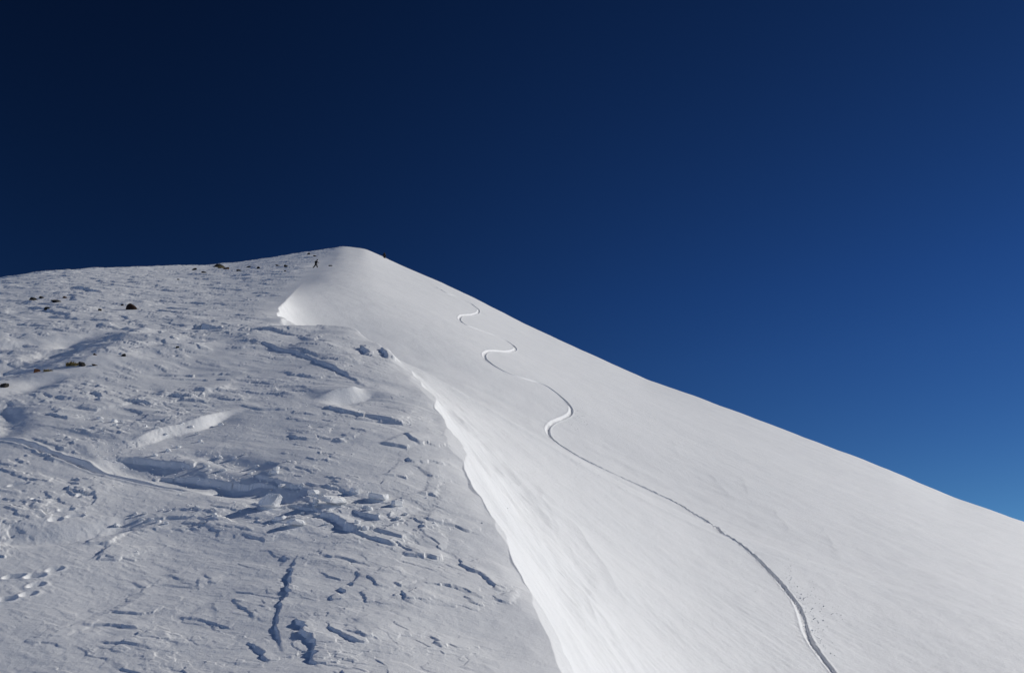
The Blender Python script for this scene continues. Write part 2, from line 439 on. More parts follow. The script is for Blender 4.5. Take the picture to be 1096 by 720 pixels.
CB, SB = math.cos(BETA), math.sin(BETA)
def flank_detail(x, y, r, d):
    """sastrugi and eroded crust of the windward flank"""
    out = np.zeros(x.shape)
    p = x * CB + y * SB; q = -x * SB + y * CB
    calm = 1 - np.exp(-np.maximum(-d - 0.15, 0) / 1.1)          # smoother close to the lip
    calm = 0.12 + 0.88 * calm
    out += 0.07 * fbm(p / 7.0, q / 4.0, 11, 3) + sst(25, 80, r) * 0.25 * fbm(p / 26, q / 13, 15, 3)
    out += calm * 0.02 * fbm(p / 1.6, q / 0.7, 21, 3)
    # broad patches where the crust is torn
    patch = sst(-0.18, 0.25, fbm(x / 3.1 + 3.7, y / 3.1, 31, 2))
    def plates(sp, sq, amp, seed, thr, sharp, tail, n=5, frag=0):
        w1 = pn(p / (sp * 0.45), q / (sq * 0.9), seed + 40)
        w2 = pn(p / (sp * 0.16), q / (sq * 0.35), seed + 41)
        acc = np.zeros(x.shape)
        for k in range(n):
            if k == 0 and frag:
                fx, fy = cells(x + 0.02 * w2, y + 0.02 * w1, frag, frag * 0.5, seed + 60, BETA)
                m_ = 0.6
                P_ = (1 - m_) * p + m_ * (fx * CB + fy * SB); Q_ = (1 - m_) * q + m_ * (-fx * SB + fy * CB)
            if not frag: P_, Q_ = p, q
            pp = P_ - tail * k / n; q_ = Q_
            f = pn(pp / sp + 0.35 * w1 + 0.12 * w2, q_ / sq + 0.30 * w1 + 0.12 * w2, seed) + 0.45 * pn(pp / (sp * 0.37), q_ / (sq * 0.41), seed + 1)
            acc = np.maximum(acc, sst(thr, thr + sharp, f) * (1 - k / n))
        return amp * acc
    zone = 0.45 + 0.55 * sst(6.3, 8.2, r)
    out += calm * patch * zone * plates(1.7, 0.62, 0.026, 51, 0.10, 0.05, 0.5, 5, 0.22)
    out += calm * zone * (0.1 + 0.9 * patch) * plates(0.62, 0.21, 0.011, 61, 0.12, 0.06, 0.22, 4, 0.09) * (1 - sst(22, 40, r))
    out += calm * plates(0.24, 0.085, 0.0016, 81, 0.12, 0.12, 0.08, 3) * (1 - sst(9, 16, r))
    wv_ = 0.5 * pn(p / 1.1, q / 0.8, 195)
    out += zone * calm * (1 - sst(16, 26, r)) * 0.016 * sst(-0.2, 0.3, pn(x / 2.4 + 5.1, y / 2.4, 197)) * (1 - 2.4 * np.sqrt(pn(p / 1.5 + wv_, q / 0.34 + wv_, 191) ** 2 + 0.006))
    p2 = sst(-0.1, 0.3, fbm(x / 1.9 - 8.2, y / 1.9, 35, 2))
    out += zone * calm * p2 * plates(0.66, 0.18, 0.014, 151, 0.27, 0.03, 0.30, 4, 0.11) * (1 - sst(20, 32, r))
    out += zone * calm * (0.75 - 0.7 * p2) * plates(0.36, 0.10, 0.0035, 161, 0.20, 0.05, 0.15, 3) * (1 - sst(12, 20, r))
    out += calm * sst(16, 24, r) * (1 - sst(50, 75, r)) * plates(1.5, 0.55, 0.035, 171, 0.26, 0.05, 0.5)
    out += calm * sst(16, 24, r) * (1 - sst(45, 65, r)) * 0.022 * fbm(p / 1.0, q / 0.55, 175, 2)
    out += calm * sst(45, 65, r) * plates(3.6, 1.5, 0.07, 181, 0.26, 0.06, 1.2)
    out += calm * sst(14, 40, r) * plates(6.0, 2.2, 0.07, 91, 0.08, 0.06, 1.6)
    out += calm * sst(30, 60, r) * 0.07 * fbm(p / 5.0, q / 2.2, 95, 2)
    return out

def face_detail(x, y, r, d):
    """nearly smooth wind-loaded lee face"""
    a = R_(-50.0)
    p = x * math.cos(a) + y * math.sin(a); q = -x * math.sin(a) + y * math.cos(a)
    k = sst(0.0, 2.0, d)
    o = 0.16 * k * fbm(x / 22, y / 22, 111, 2)
    o += 0.010 * k * fbm(p / 6.0 + 0.6 * pn(x / 4, y / 4, 118), q / 1.5, 113, 3) * sst(-0.2, 0.4, pn(x / 14 + 2.2, y / 14, 115))
    o += 0.004 * fbm(p / 1.3, q / 0.45, 121, 3) + 0.020 * k * fbm(x / 1.1, y / 1.1, 123, 3) + 0.006 * k * fbm(x / 0.35, y / 0.35, 125, 2) * (1 - sst(28, 45, r))
    o += k * (0.010 * fbm(p / 0.55, q / 0.17, 141, 2) * (1 - sst(18, 32, r)) * sst(-0.1, 0.3, pn(x / 3.3, y / 3.3, 143)) + 0.025 * fbm(x / 3.5, y / 3.5, 145, 2))
    o += 0.10 * sst(70, 110, r) * fbm(x / 5.0, y / 5.0, 147, 2)
    o += 0.045 * sst(0.1, 0.6, d) * (1 - sst(1.5, 3.5, d)) * (1 - sst(16, 24, y)) * fbm(x / 0.75, y / 1.1, 151, 3)
    o += 0.05 * np.exp(-((d - 1.4) / 1.1) ** 2) * (1 - sst(18, 30, y)) * fbm((y + 0.6 * x) / 1.3, d / 0.6, 131, 3)
    return o

RIBS = [([(602, 545), (625, 577), (652, 612), (684, 655)], 0.045, 0.35), ([(566, 505), (588, 540), (600, 575)], 0.03, 0.25),
        ([(618, 612), (630, 632), (640, 655), (652, 690)], 0.03, 0.2),
        ([(793, 506), (797, 518), (800, 532)], 0.018, 0.15), ([(825, 543), (837, 556), (850, 572)], 0.018, 0.15),
        ([(718, 470), (723, 479), (729, 490)], 0.018, 0.2), ([(757, 503), (772, 520), (788, 537)], 0.018, 0.2), ([(880, 560), (892, 585), (900, 600)], 0.015, 0.15)]
RIBP = [(np.array([cast(a, b, R_only) for a, b in pp]), H, w) for pp, H, w in RIBS]
NUB = cast(598, 607, R_only)

def track_w(r): return 0.046 + 0.0009 * r
def track_dep(r): return 0.056 + 0.0010 * r
def row_step(r):
    return np.minimum(r * r * 1.9e-4, r * 0.0045)

def track_shape(x, y):
    """what the skis cut into and threw onto the face"""
    dist, side, fr = seg_dist(x, y, SKI_W)
    r = np.hypot(x, y); w = track_w(r); dep = track_dep(r)
    v = -dep * np.exp(-(dist / w) ** 4) * (0.8 + 0.6 * pn(x / 0.9, y / 0.9, 413)) + 0.13 * dep * np.exp(-((dist - 1.6 * w) / (0.5 * w)) ** 2)
    churn = np.exp(-((fr - 0.90) / 0.045) ** 2)
    sc = 0.06 + 0.0018 * r
    n = pn(x / sc, y / sc, 411) + 0.6 * pn(x / (0.45 * sc), y / (0.45 * sc), 412)
    v += (0.010 + 0.07 * churn * np.where(side > 0, 1.0, 0.6)) * n * np.exp(-(dist / (2.6 * w)) ** 2)
    v *= sst(0, 0.03, fr)
    return v, dist

def height(x, y):
    x = np.asarray(x, float); y = np.asarray(y, float)
    h, d = large_form(x, y)
    r = np.hypot(x, y)
    mL = np.nonzero((d < 0.25) & (r < 260) & (y > 0.5))[0]
    mR = np.nonzero((d > -0.25) & (r < 400))[0]
    if len(mL):
        xs, ys, ds = x[mL], y[mL], d[mL]
        det = flank_detail(xs, ys, r[mL], ds)
        kf = 1 + np.maximum(r[mL] - 15, 0) / 25.0
        h[mL] += det * sst(0.1, -0.5, ds / kf)
        apply = h[mL].copy()
        apply = apply_stamps(xs, ys, apply)
        h[mL] = np.where(ds < 0, h[mL] + (apply - h[mL]) * sst(0.0, -0.25, ds), h[mL])
    if len(mR):
        xs, ys, ds = x[mR], y[mR], d[mR]
        h[mR] += face_detail(xs, ys, r[mR], ds) * sst(-0.05, 0.4, ds / (1 + np.maximum(r[mR] - 15, 0) / 25.0))
        v = np.zeros(len(mR))
        for P, H, w in RIBP:
            x0, y0 = P.min(0) - 2; x1, y1 = P.max(0) + 2
            m = np.nonzero((xs > x0) & (xs < x1) & (ys > y0) & (ys < y1))[0]
            if len(m):
                jx = 0.25 * pn(xs[m] / 0.8, ys[m] / 0.8, 421); jy = 0.25 * pn(xs[m] / 0.8, ys[m] / 0.8, 422)
                dist, side, fr = seg_dist(xs[m] + jx, ys[m] + jy, P)
                s = dist * side
                v[m] += H * np.where(s > 0, np.exp(-s / (2.5 * w)), np.exp(s / (0.7 * w))) * sst(0, .2, fr) * sst(0, .2, 1 - fr) * np.where((fr <= 0) | (fr >= 1), np.exp(-(dist / .3) ** 2), 1)
        v -= 0.10 * np.exp(-((xs - NUB[0]) ** 2 + (ys - NUB[1]) ** 2) / 0.10 ** 2)
        h[mR] += v
    return h, d

def ground(px, py):
    """the point of the finished snow surface seen along a sight line"""
    az, tn = ray(px, py)
    bx, by = cast(px, py, lambda a, b: large_form(a, b)[0])
    r0 = math.hypot(bx, by)
    for lo, hi, n in ((0.90, 1.10, 900), (0.0, 0.0, 5000)):
        r = np.linspace(r0 * lo, r0 * hi, n) if hi else np.geomspace(2.0, 420.0, n)
        x, y = r * math.sin(az), r * math.cos(az)
        z = height(x, y)[0]
        k = z - r * tn
        if k[0] < 0 and (k >= 0).any():
            i = int(np.argmax(k >= 0)); break
        i = int(np.argmax(z / r))
    return Vector((float(x[i]), float(y[i]), float(z[i])))

# ------------------------------------------------------------------ materials
def mat(name, col, rough=0.7, spec=0.3):
    m = bpy.data.materials.new(name); m.use_nodes = True
    b = m.node_tree.nodes['Principled BSDF']
    b.inputs['Base Color'].default_value = (*col, 1)
    b.inputs['Roughness'].default_value = rough
    b.inputs['Specular IOR Level'].default_value = spec
    return m, m.node_tree, b

def snow_material(name, grain):
    m, nt, b = mat(name, (0.89, 0.90, 0.915), 0.62, 0.28)
    N, K = nt.nodes, nt.links
    tc = N.new('ShaderNodeTexCoord')
    n1 = N.new('ShaderNodeTexNoise'); n1.inputs['Scale'].default_value = 9.0; n1.inputs['Detail'].default_value = 8; n1.inputs['Roughness'].default_value = 0.68
    n2 = N.new('ShaderNodeTexNoise'); n2.inputs['Scale'].default_value = 140.0; n2.inputs['Detail'].default_value = 2
    K.new(tc.outputs['Object'], n1.inputs['Vector']); K.new(tc.outputs['Object'], n2.inputs['Vector'])
    b1 = N.new('ShaderNodeBump'); b1.inputs['Strength'].default_value = grain; b1.inputs['Distance'].default_value = 0.035
    b2 = N.new('ShaderNodeBump'); b2.inputs['Strength'].default_value = grain; b2.inputs['Distance'].default_value = 0.0022
    K.new(n1.outputs['Fac'], b1.inputs['Height']); K.new(n2.outputs['Fac'], b2.inputs['Height'])
    K.new(b1.outputs['Normal'], b2.inputs['Normal']); K.new(b2.outputs['Normal'], b.inputs['Normal'])
    # faint dusty variation of the old snow
    n3 = N.new('ShaderNodeTexNoise'); n3.inputs['Scale'].default_value = 0.35; n3.inputs['Detail'].default_value = 6
    K.new(tc.outputs['Object'], n3.inputs['Vector'])
    rp = N.new('ShaderNodeValToRGB')
    rp.color_ramp.elements[0].position = 0.3; rp.color_ramp.elements[0].color = (0.86, 0.87, 0.885, 1)
    rp.color_ramp.elements[1].position = 0.7; rp.color_ramp.elements[1].color = (0.91, 0.915, 0.925, 1)
    K.new(n3.outputs['Fac'], rp.inputs['Fac']); K.new(rp.outputs['Color'], b.inputs['Base Color'])
    return m

SNOW_L = snow_material('wind_packed_snow', 0.33)
SNOW_R = snow_material('fresh_snow', 0.55)

def rock_material(name, c0, c1):
    m, nt, b = mat(name, c0, 0.85, 0.2)
    N, K = nt.nodes, nt.links
    tc = N.new('ShaderNodeTexCoord')
    n = N.new('ShaderNodeTexNoise'); n.inputs['Scale'].default_value = 7; n.inputs['Detail'].default_value = 7
    K.new(tc.outputs['Object'], n.inputs['Vector'])
    rp = N.new('ShaderNodeValToRGB')
    rp.color_ramp.elements[0].position = 0.35; rp.color_ramp.elements[0].color = (*c0, 1)
    rp.color_ramp.elements[1].position = 0.68; rp.color_ramp.elements[1].color = (*c1, 1)
    K.new(n.outputs['Fac'], rp.inputs['Fac']); K.new(rp.outputs['Color'], b.inputs['Base Color'])
    bp = N.new('ShaderNodeBump'); bp.inputs['Strength'].default_value = 0.7; bp.inputs['Distance'].default_value = 0.03
    K.new(n.outputs['Fac'], bp.inputs['Height']); K.new(bp.outputs['Normal'], b.inputs['Normal'])
    return m
ROCK_BROWN = rock_material('rock_brown', (0.016, 0.009, 0.007), (0.045, 0.025, 0.018))
ROCK_RUST = rock_material('rock_rust', (0.045, 0.018, 0.010), (0.13, 0.060, 0.030))
ROCK_DARK = rock_material('rock_dark', (0.010, 0.010, 0.011), (0.034, 0.032, 0.031))
GRASSM = rock_material('dry_grass', (0.16, 0.12, 0.05), (0.34, 0.28, 0.14))

# ------------------------------------------------------------------ the snow sheet
def build_terrain():
    a_in = np.arange(-39.0, 40.0, 0.052)
    a_out = np.concatenate([np.arange(-180, -60, 4.0), np.arange(-60, -45, 1.0), np.arange(-45, -39, 0.3)])
    a_out2 = np.concatenate([np.arange(40.0, 46, 0.3), np.arange(46, 60, 1.0), np.arange(60, 180, 4.0)])
    az = np.radians(np.concatenate([a_out, a_in, a_out2]))
    rs = list(np.geomspace(0.15, 4.2, 40)[:-1])
    r = 4.2
    while r < 420:
        rs.append(r)
        dr = float(row_step(r))
        if r > 190: dr = 4.0
        r += dr
    rs += [460, 520, 620, 760, 1000, 1500, 2500, 4500, 9000]
    rs = np.array(rs)
    na, nr = len(az), len(rs)
    A, Rr = np.meshgrid(az, rs, indexing='ij')
    X = (Rr * np.sin(A)).ravel(); Y = (Rr * np.cos(A)).ravel()
    Z, D = height(X, Y)
    RR = Rr.ravel()
    # beyond the ridge the mountain falls away to a far valley floor
    w = sst(300, 460, RR)
    zfar = np.where(RR < 1000, 60 - 0.55 * (RR - 300), 60 - 385.0)
    Z = Z * (1 - w) + zfar * w
    # first ring closes at the foot of the camera
    co = np.stack([X, Y, Z], 1)
    i = np.arange(na)[:, None]; j = np.arange(nr - 1)[None, :]
    i2 = (i + 1) % na
    v0 = i * nr + j; v1 = i2 * nr + j; v2 = i2 * nr + j + 1; v3 = i * nr + j + 1
    quads = np.stack([v0 + 0 * j, v1 + 0 * j, v2 + 0 * j, v3 + 0 * j], -1).reshape(-1, 4)
    quads = quads[:, ::-1]
    quads = quads[:, [3, 0, 1, 2]]
    # normals of the undivided sheet, so that the pieces shade as one surface
    P = co[quads]
    fn = np.cross(P[:, 2] - P[:, 0], P[:, 3] - P[:, 1])
    if fn[:, 2].mean() < 0:
        quads = quads[:, ::-1]; fn = -fn
    vn = np.zeros_like(co)
    for k in range(4):
        for c in range(3):
            vn[:, c] += np.bincount(quads[:, k], weights=fn[:, c], minlength=len(co))
    vn /= np.linalg.norm(vn, axis=1, keepdims=True) + 1e-20
    # which face belongs to what
    cx = P[:, :, 0].mean(1); cy = P[:, :, 1].mean(1)
    fd = D[quads].mean(1)
    kind = np.where(fd < 0, 0, 1)
    m = np.nonzero((fd > 0.5) & (cx > SKI_W[:, 0].min() - 1) & (cx < SKI_W[:, 0].max() + 1) & (cy > SKI_W[:, 1].min() - 1) & (cy < SKI_W[:, 1].max() + 1))[0]
    dist, side, fr = seg_dist(cx[m], cy[m], SKI_W)
    rm = np.hypot(cx[m], cy[m])
    kind[m[dist < 1.9 * track_w(rm) + 0.55 * row_step(rm)]] = 2
    def piece(name, q, material):
        used, inv = np.unique(q, return_inverse=True)
        inv = inv.reshape(-1, 4)
        me = bpy.data.meshes.new(name)
        me.vertices.add(len(used)); me.vertices.foreach_set('co', co[used].astype(np.float32).ravel())
        me.loops.add(inv.size); me.loops.foreach_set('vertex_index', inv.astype(np.int32).ravel())
        me.polygons.add(len(inv)); me.polygons.foreach_set('loop_start', np.arange(0, inv.size, 4, dtype=np.int32))
        me.polygons.foreach_set('loop_total', np.full(len(inv), 4, np.int32))
        me.polygons.foreach_set('use_smooth', np.ones(len(inv), bool))
        me.update(calc_edges=True)
        me.materials.append(material)
        me.normals_split_custom_set_from_vertices(vn[used].astype(np.float32))
        o = bpy.data.objects.new(name, me); C.objects.link(o)
        o['kind'] = 'structure'
        return o
    piece('snow_ridge', quads[kind == 0], SNOW_L)
    piece('snow_slope', quads[kind == 1], SNOW_R)
build_terrain()

def build_track():
    t = np.concatenate([[0], np.cumsum(np.hypot(*np.diff(SKI_W, axis=0).T))])
    q = [0.0]
    while q[-1] < t[-1]:
        i = np.searchsorted(t, q[-1]); p = SKI_W[min(i, len(SKI_W) - 1)]
        q.append(q[-1] + max(0.04, 0.0022 * np.hypot(*p)))
    q = np.minimum(np.array(q), t[-1])
    cx, cy = np.interp(q, t, SKI_W[:, 0]), np.interp(q, t, SKI_W[:, 1])
    tx, ty = np.gradient(cx), np.gradient(cy); l = np.hypot(tx, ty) + 1e-9
    tx, ty = tx / l, ty / l
    r = np.hypot(cx, cy)
    W = 1.9 * track_w(r) + 1.35 * row_step(r) + 0.05
    n = 57
    u = np.linspace(-1, 1, n); u = np.sign(u) * np.abs(u) ** 1.6
    O = W[:, None] * u[None, :]
    X = cx[:, None] - ty[:, None] * O; Y = cy[:, None] + tx[:, None] * O
    Z = height(X.ravel(), Y.ravel())[0]
    v, dist = track_shape(X.ravel(), Y.ravel())
    Z0 = (Z + v).reshape(X.shape)
    Z = Z + v + 0.004 - 0.03 * np.tile(sst(0.88, 1.0, np.abs(u)), len(cx))
    co = np.stack([X.ravel(), Y.ravel(), Z], 1)
    i = np.arange(len(cx) - 1)[:, None] * n; j = np.arange(n - 1)[None, :]
    f = np.stack([i + j, i + j + 1, i + n + j + 1, i + n + j], -1).reshape(-1, 4)
    P = co[f]
    nz = np.cross(P[:, 2] - P[:, 0], P[:, 3] - P[:, 1])[:, 2]
    f[nz < 0] = f[nz < 0][:, ::-1]
    e1 = np.stack([np.gradient(a_, axis=0) for a_ in (X, Y, Z0)], -1); e2 = np.stack([np.gradient(a_, axis=1) for a_ in (X, Y, Z0)], -1)
    nn = np.cross(e1, e2); nn *= np.sign(nn[..., 2:3]); nn /= np.linalg.norm(nn, axis=-1, keepdims=True) + 1e-20
    me = bpy.data.meshes.new('ski_track'); me.from_pydata(co.tolist(), [], f.tolist())
    me.polygons.foreach_set('use_smooth', np.ones(len(f), bool)); me.update()
    me.normals_split_custom_set_from_vertices(nn.reshape(-1, 3).astype(np.float32))
    me.materials.append(SNOW_R)
    o = bpy.data.objects.new('ski_track', me); C.objects.link(o); o['kind'] = 'structure'
build_track()

def mesh_obj(name, bm, material, parent=None, smooth=False):
    me = bpy.data.meshes.new(name)
    if smooth:
        for f in bm.faces: f.smooth = True
    bm.to_mesh(me); bm.free()
    if material: me.materials.append(material)
    o = bpy.data.objects.new(name, me); C.objects.link(o)
    if parent: o.parent = parent
    return o

def tag(o, label, cat, group=None, kind=None):
    o['label'] = label; o['category'] = cat
    if group: o['group'] = group
    if kind: o['kind'] = kind

def rng_of(p): return p.length
def px_m(p): return p.length / F        # metres per pixel at p

# ------------------------------------------------------------------ rocks
def rock(px, py, w, h, material, label, seed, group='rocks poking out of the snow', sink=0.44):
    """px,py: foot of the rock; w,h: its size in pixels there"""
    rnd = random.Random(seed)
    p = ground(px, py)
    k = px_m(p) * 0.86
    bm = bmesh.new()
    bmesh.ops.create_icosphere(bm, subdivisions=3, radius=1.0)
    offs = [(Vector((rnd.gauss(0, 1), rnd.gauss(0, 1), rnd.gauss(0, 1))).normalized(), rnd.uniform(0.45, 0.85)) for _ in range(13)]
    for v in bm.verts:
        n = v.co.normalized()
        s = 1.0
        for dr, lim in offs:                    # cleave flat faces
            c = n.dot(dr)
            if c > 1e-3: s = min(s, lim / c)
        v.co = n * s * (1 + rnd.uniform(-0.03, 0.03))
        v.co.x *= w * k * 0.56; v.co.y *= w * k * 0.45; v.co.z *= h * k * 0.72
    o = mesh_obj('rock', bm, material)
    o.location = p + Vector((0, 0, h * k * (0.5 - sink)))
    o.rotation_euler = (rnd.uniform(-.15, .15), rnd.uniform(-.25, .25), rnd.uniform(-.5, .5))
    tag(o, label, 'rock', group)
    return o

ROCKS = [
    (140, 331, 14, 9, ROCK_BROWN, 'largest dark brown rock, standing alone in the snow high on the left flank'),
    (131, 327, 5, 3, ROCK_DARK, 'small dark stone just left of the largest dark brown rock'),
    (107, 332, 5, 2.5, ROCK_DARK, 'low grey stone in the snow a little below and left of the largest rock'),
    (39, 398, 9, 8, ROCK_RUST, 'round rust brown rock on the edge of the shaded hollow'),
    (4, 414, 11, 8, ROCK_DARK, 'dark slanting rock cut by the left border of the photo'),
    (88, 391, 10, 6, ROCK_DARK, 'black rock beside the yellow grass tuft in the shaded hollow'),
    (101, 391, 7, 2.5, ROCK_BROWN, 'flat brown slab lying right of the black rock by the grass tuft'),
    (101, 380, 5, 3, ROCK_BROWN, 'small brown stone just above the black rock and flat slab'),
    (133, 381, 6, 3.5, ROCK_DARK, 'small dark stone alone on the snow right of the shaded hollow'),
    (190, 372, 4, 2.5, ROCK_DARK, 'tiny dark stone among white crumbs below the right end of the shaded hollow'),
    (234, 286, 13, 6, ROCK_DARK, 'long dark rock outcrop breaking the left skyline'),
    (242, 288, 8, 3, ROCK_RUST, 'rusty flat stone at the right foot of the skyline outcrop'),
    (208, 289, 7, 3.5, ROCK_DARK, 'dark stone just under the skyline left of the long outcrop'),
    (219, 292, 8, 2, ROCK_DARK, 'thin dark slab between the long outcrop and the stone to its left'),
    (191, 299.5, 4, 2.5, ROCK_DARK, 'tiny dark stone lowest of those under the left skyline'),
    (256, 290, 7, 2, ROCK_DARK, 'flat grey stone a short way right of the long skyline outcrop'),
    (266, 286, 5, 2, ROCK_DARK, 'little dark stone beside a white snow pile under the skyline'),
    (277, 287, 5, 2.5, ROCK_DARK, 'black stone with white snow on its right, midway between outcrop and climber'),
    (297, 284.5, 7, 2.5, ROCK_DARK, 'low dark stone, left one of the pair left of the climber'),
    (306, 285.5, 7, 3.5, ROCK_DARK, 'dark stone nearest to the climber on the left side'),
    (305, 290.5, 4, 2, ROCK_DARK, 'tiny stone below the pair of stones left of the climber'),
    (330, 272.5, 5, 3.5, ROCK_DARK, 'small black rock on the skyline above the climber'),
    (337, 274.5, 5, 1.5, ROCK_BROWN, 'flat brownish stone under the skyline straight above the climber'),
    (353.5, 284.8, 5, 2, ROCK_DARK, 'flat dark stone to the right of the climber below the summit'),
    (36, 321, 10, 5, ROCK_DARK, 'dark jagged rock at the left end of the upper left rock band'),
    (44, 319, 6, 3, ROCK_DARK, 'small dark rock touching the jagged rock at the left end of the band'),
    (60, 323, 11, 4, ROCK_DARK, 'wide grey rock in the middle of the upper left rock band'),
    (70, 319, 7, 2, ROCK_RUST, 'thin reddish stone right of the wide grey rock in the upper left'),
    (50, 331, 6, 3, ROCK_DARK, 'small dark rock below the gap between jagged rock and wide grey rock'),
]
for n, a in enumerate(ROCKS):
    rock(*a, seed=100 + n)

# ------------------------------------------------------------------ dry grass tufts
def tuft(px, py, w, h, label, seed):
    rnd = random.Random(seed)
    p = ground(px, py); k = px_m(p)
    bm = bmesh.new()
    for _ in range(140):
        a = rnd.uniform(0, 6.283); rad = rnd.random() ** 0.6
        b = Vector((math.cos(a) * rad * w * k * .5, math.sin(a) * rad * w * k * .35, -0.03))
        ln = h * k * rnd.uniform(.5, 1.1)
        lean = Vector((rnd.uniform(-.6, .9), rnd.uniform(-.6, .6), 1)).normalized()
        t = b + lean * ln; mid = b + lean * ln * .55 + Vector((0, 0, .12 * ln))
        sd = Vector((-lean.y, lean.x, 0)).normalized() * 0.018 if abs(lean.x) + abs(lean.y) > 1e-3 else Vector((.018, 0, 0))
        v = [bm.verts.new(c) for c in (b - sd, b + sd, mid + sd * .7, mid - sd * .7, t)]
        bm.faces.new(v[:4]); bm.faces.new((v[3], v[2], v[4]))
    o = mesh_obj('grass_tuft', bm, GRASSM)
    o.location = p
    tag(o, label, 'dry grass', 'dry grass tufts in the snow')
tuft(78, 391, 11, 5, 'yellow dry grass tuft left of the black rock in the shaded hollow', 5)
tuft(52, 397, 9, 2.5, 'low pale grass tuft just right of the round rust brown rock', 6)
tuft(237, 287, 7, 2.5, 'yellowish grass tuft at the foot of the skyline outcrop', 8)

# ------------------------------------------------------------------ people
CLOTH, _, _ = mat('dark_clothing', (0.012, 0.013, 0.017), 0.8, 0.2)
TROUSER, _, _ = mat('dark_trousers', (0.014, 0.014, 0.016), 0.8, 0.2)
SKIN, _, _ = mat('skin', (0.42, 0.25, 0.18), 0.55, 0.3)
HATM, _, _ = mat('dark_hat', (0.015, 0.015, 0.02), 0.85, 0.1)
BOOT, _, _ = mat('boots', (0.02, 0.02, 0.02), 0.6, 0.3)
PACKM, _, _ = mat('backpack_cloth', (0.014, 0.014, 0.018), 0.8, 0.2)

def skinned(name, joints, edges, material, parent, root=0):
    me = bpy.data.meshes.new(name)
    me.from_pydata([j[0] for j in joints], edges, [])
    o = bpy.data.objects.new(name, me); C.objects.link(o)
    sk = o.modifiers.new('Skin', 'SKIN'); 
    if not me.skin_vertices:
        bpy.context.view_layer.objects.active = o
        with bpy.context.temp_override(object=o, active_object=o):
            bpy.ops.mesh.customdata_skin_add()
    for i, j in enumerate(joints):
        sv = me.skin_vertices[0].data[i]; sv.radius = (j[1], j[1] * (j[2] if len(j) > 2 else 1)); sv.use_root = (i == root)
    sk.use_smooth_shade = True
    ss = o.modifiers.new('Subdivision', 'SUBSURF'); ss.levels = 1; ss.render_levels = 1
    dg = bpy.context.evaluated_depsgraph_get()
    ev = bpy.data.meshes.new_from_object(o.evaluated_get(dg))
    ev.name = name
    for f in ev.polygons: f.use_smooth = True
    o2 = bpy.data.objects.new(name, ev)
    bpy.data.objects.remove(o, do_unlink=True)
    o2.name = name
    C.objects.link(o2)
    ev.materials.clear(); ev.materials.append(material)
    o2.parent = parent
    return o2

def ball(name, c, rad, scale, material, parent):
    bm = bmesh.new(); bmesh.ops.create_icosphere(bm, subdivisions=3, radius=rad)
    for v in bm.verts: v.co = Vector((v.co.x * scale[0], v.co.y * scale[1], v.co.z * scale[2])) + Vector(c)
    return mesh_obj(name, bm, material, parent, True)

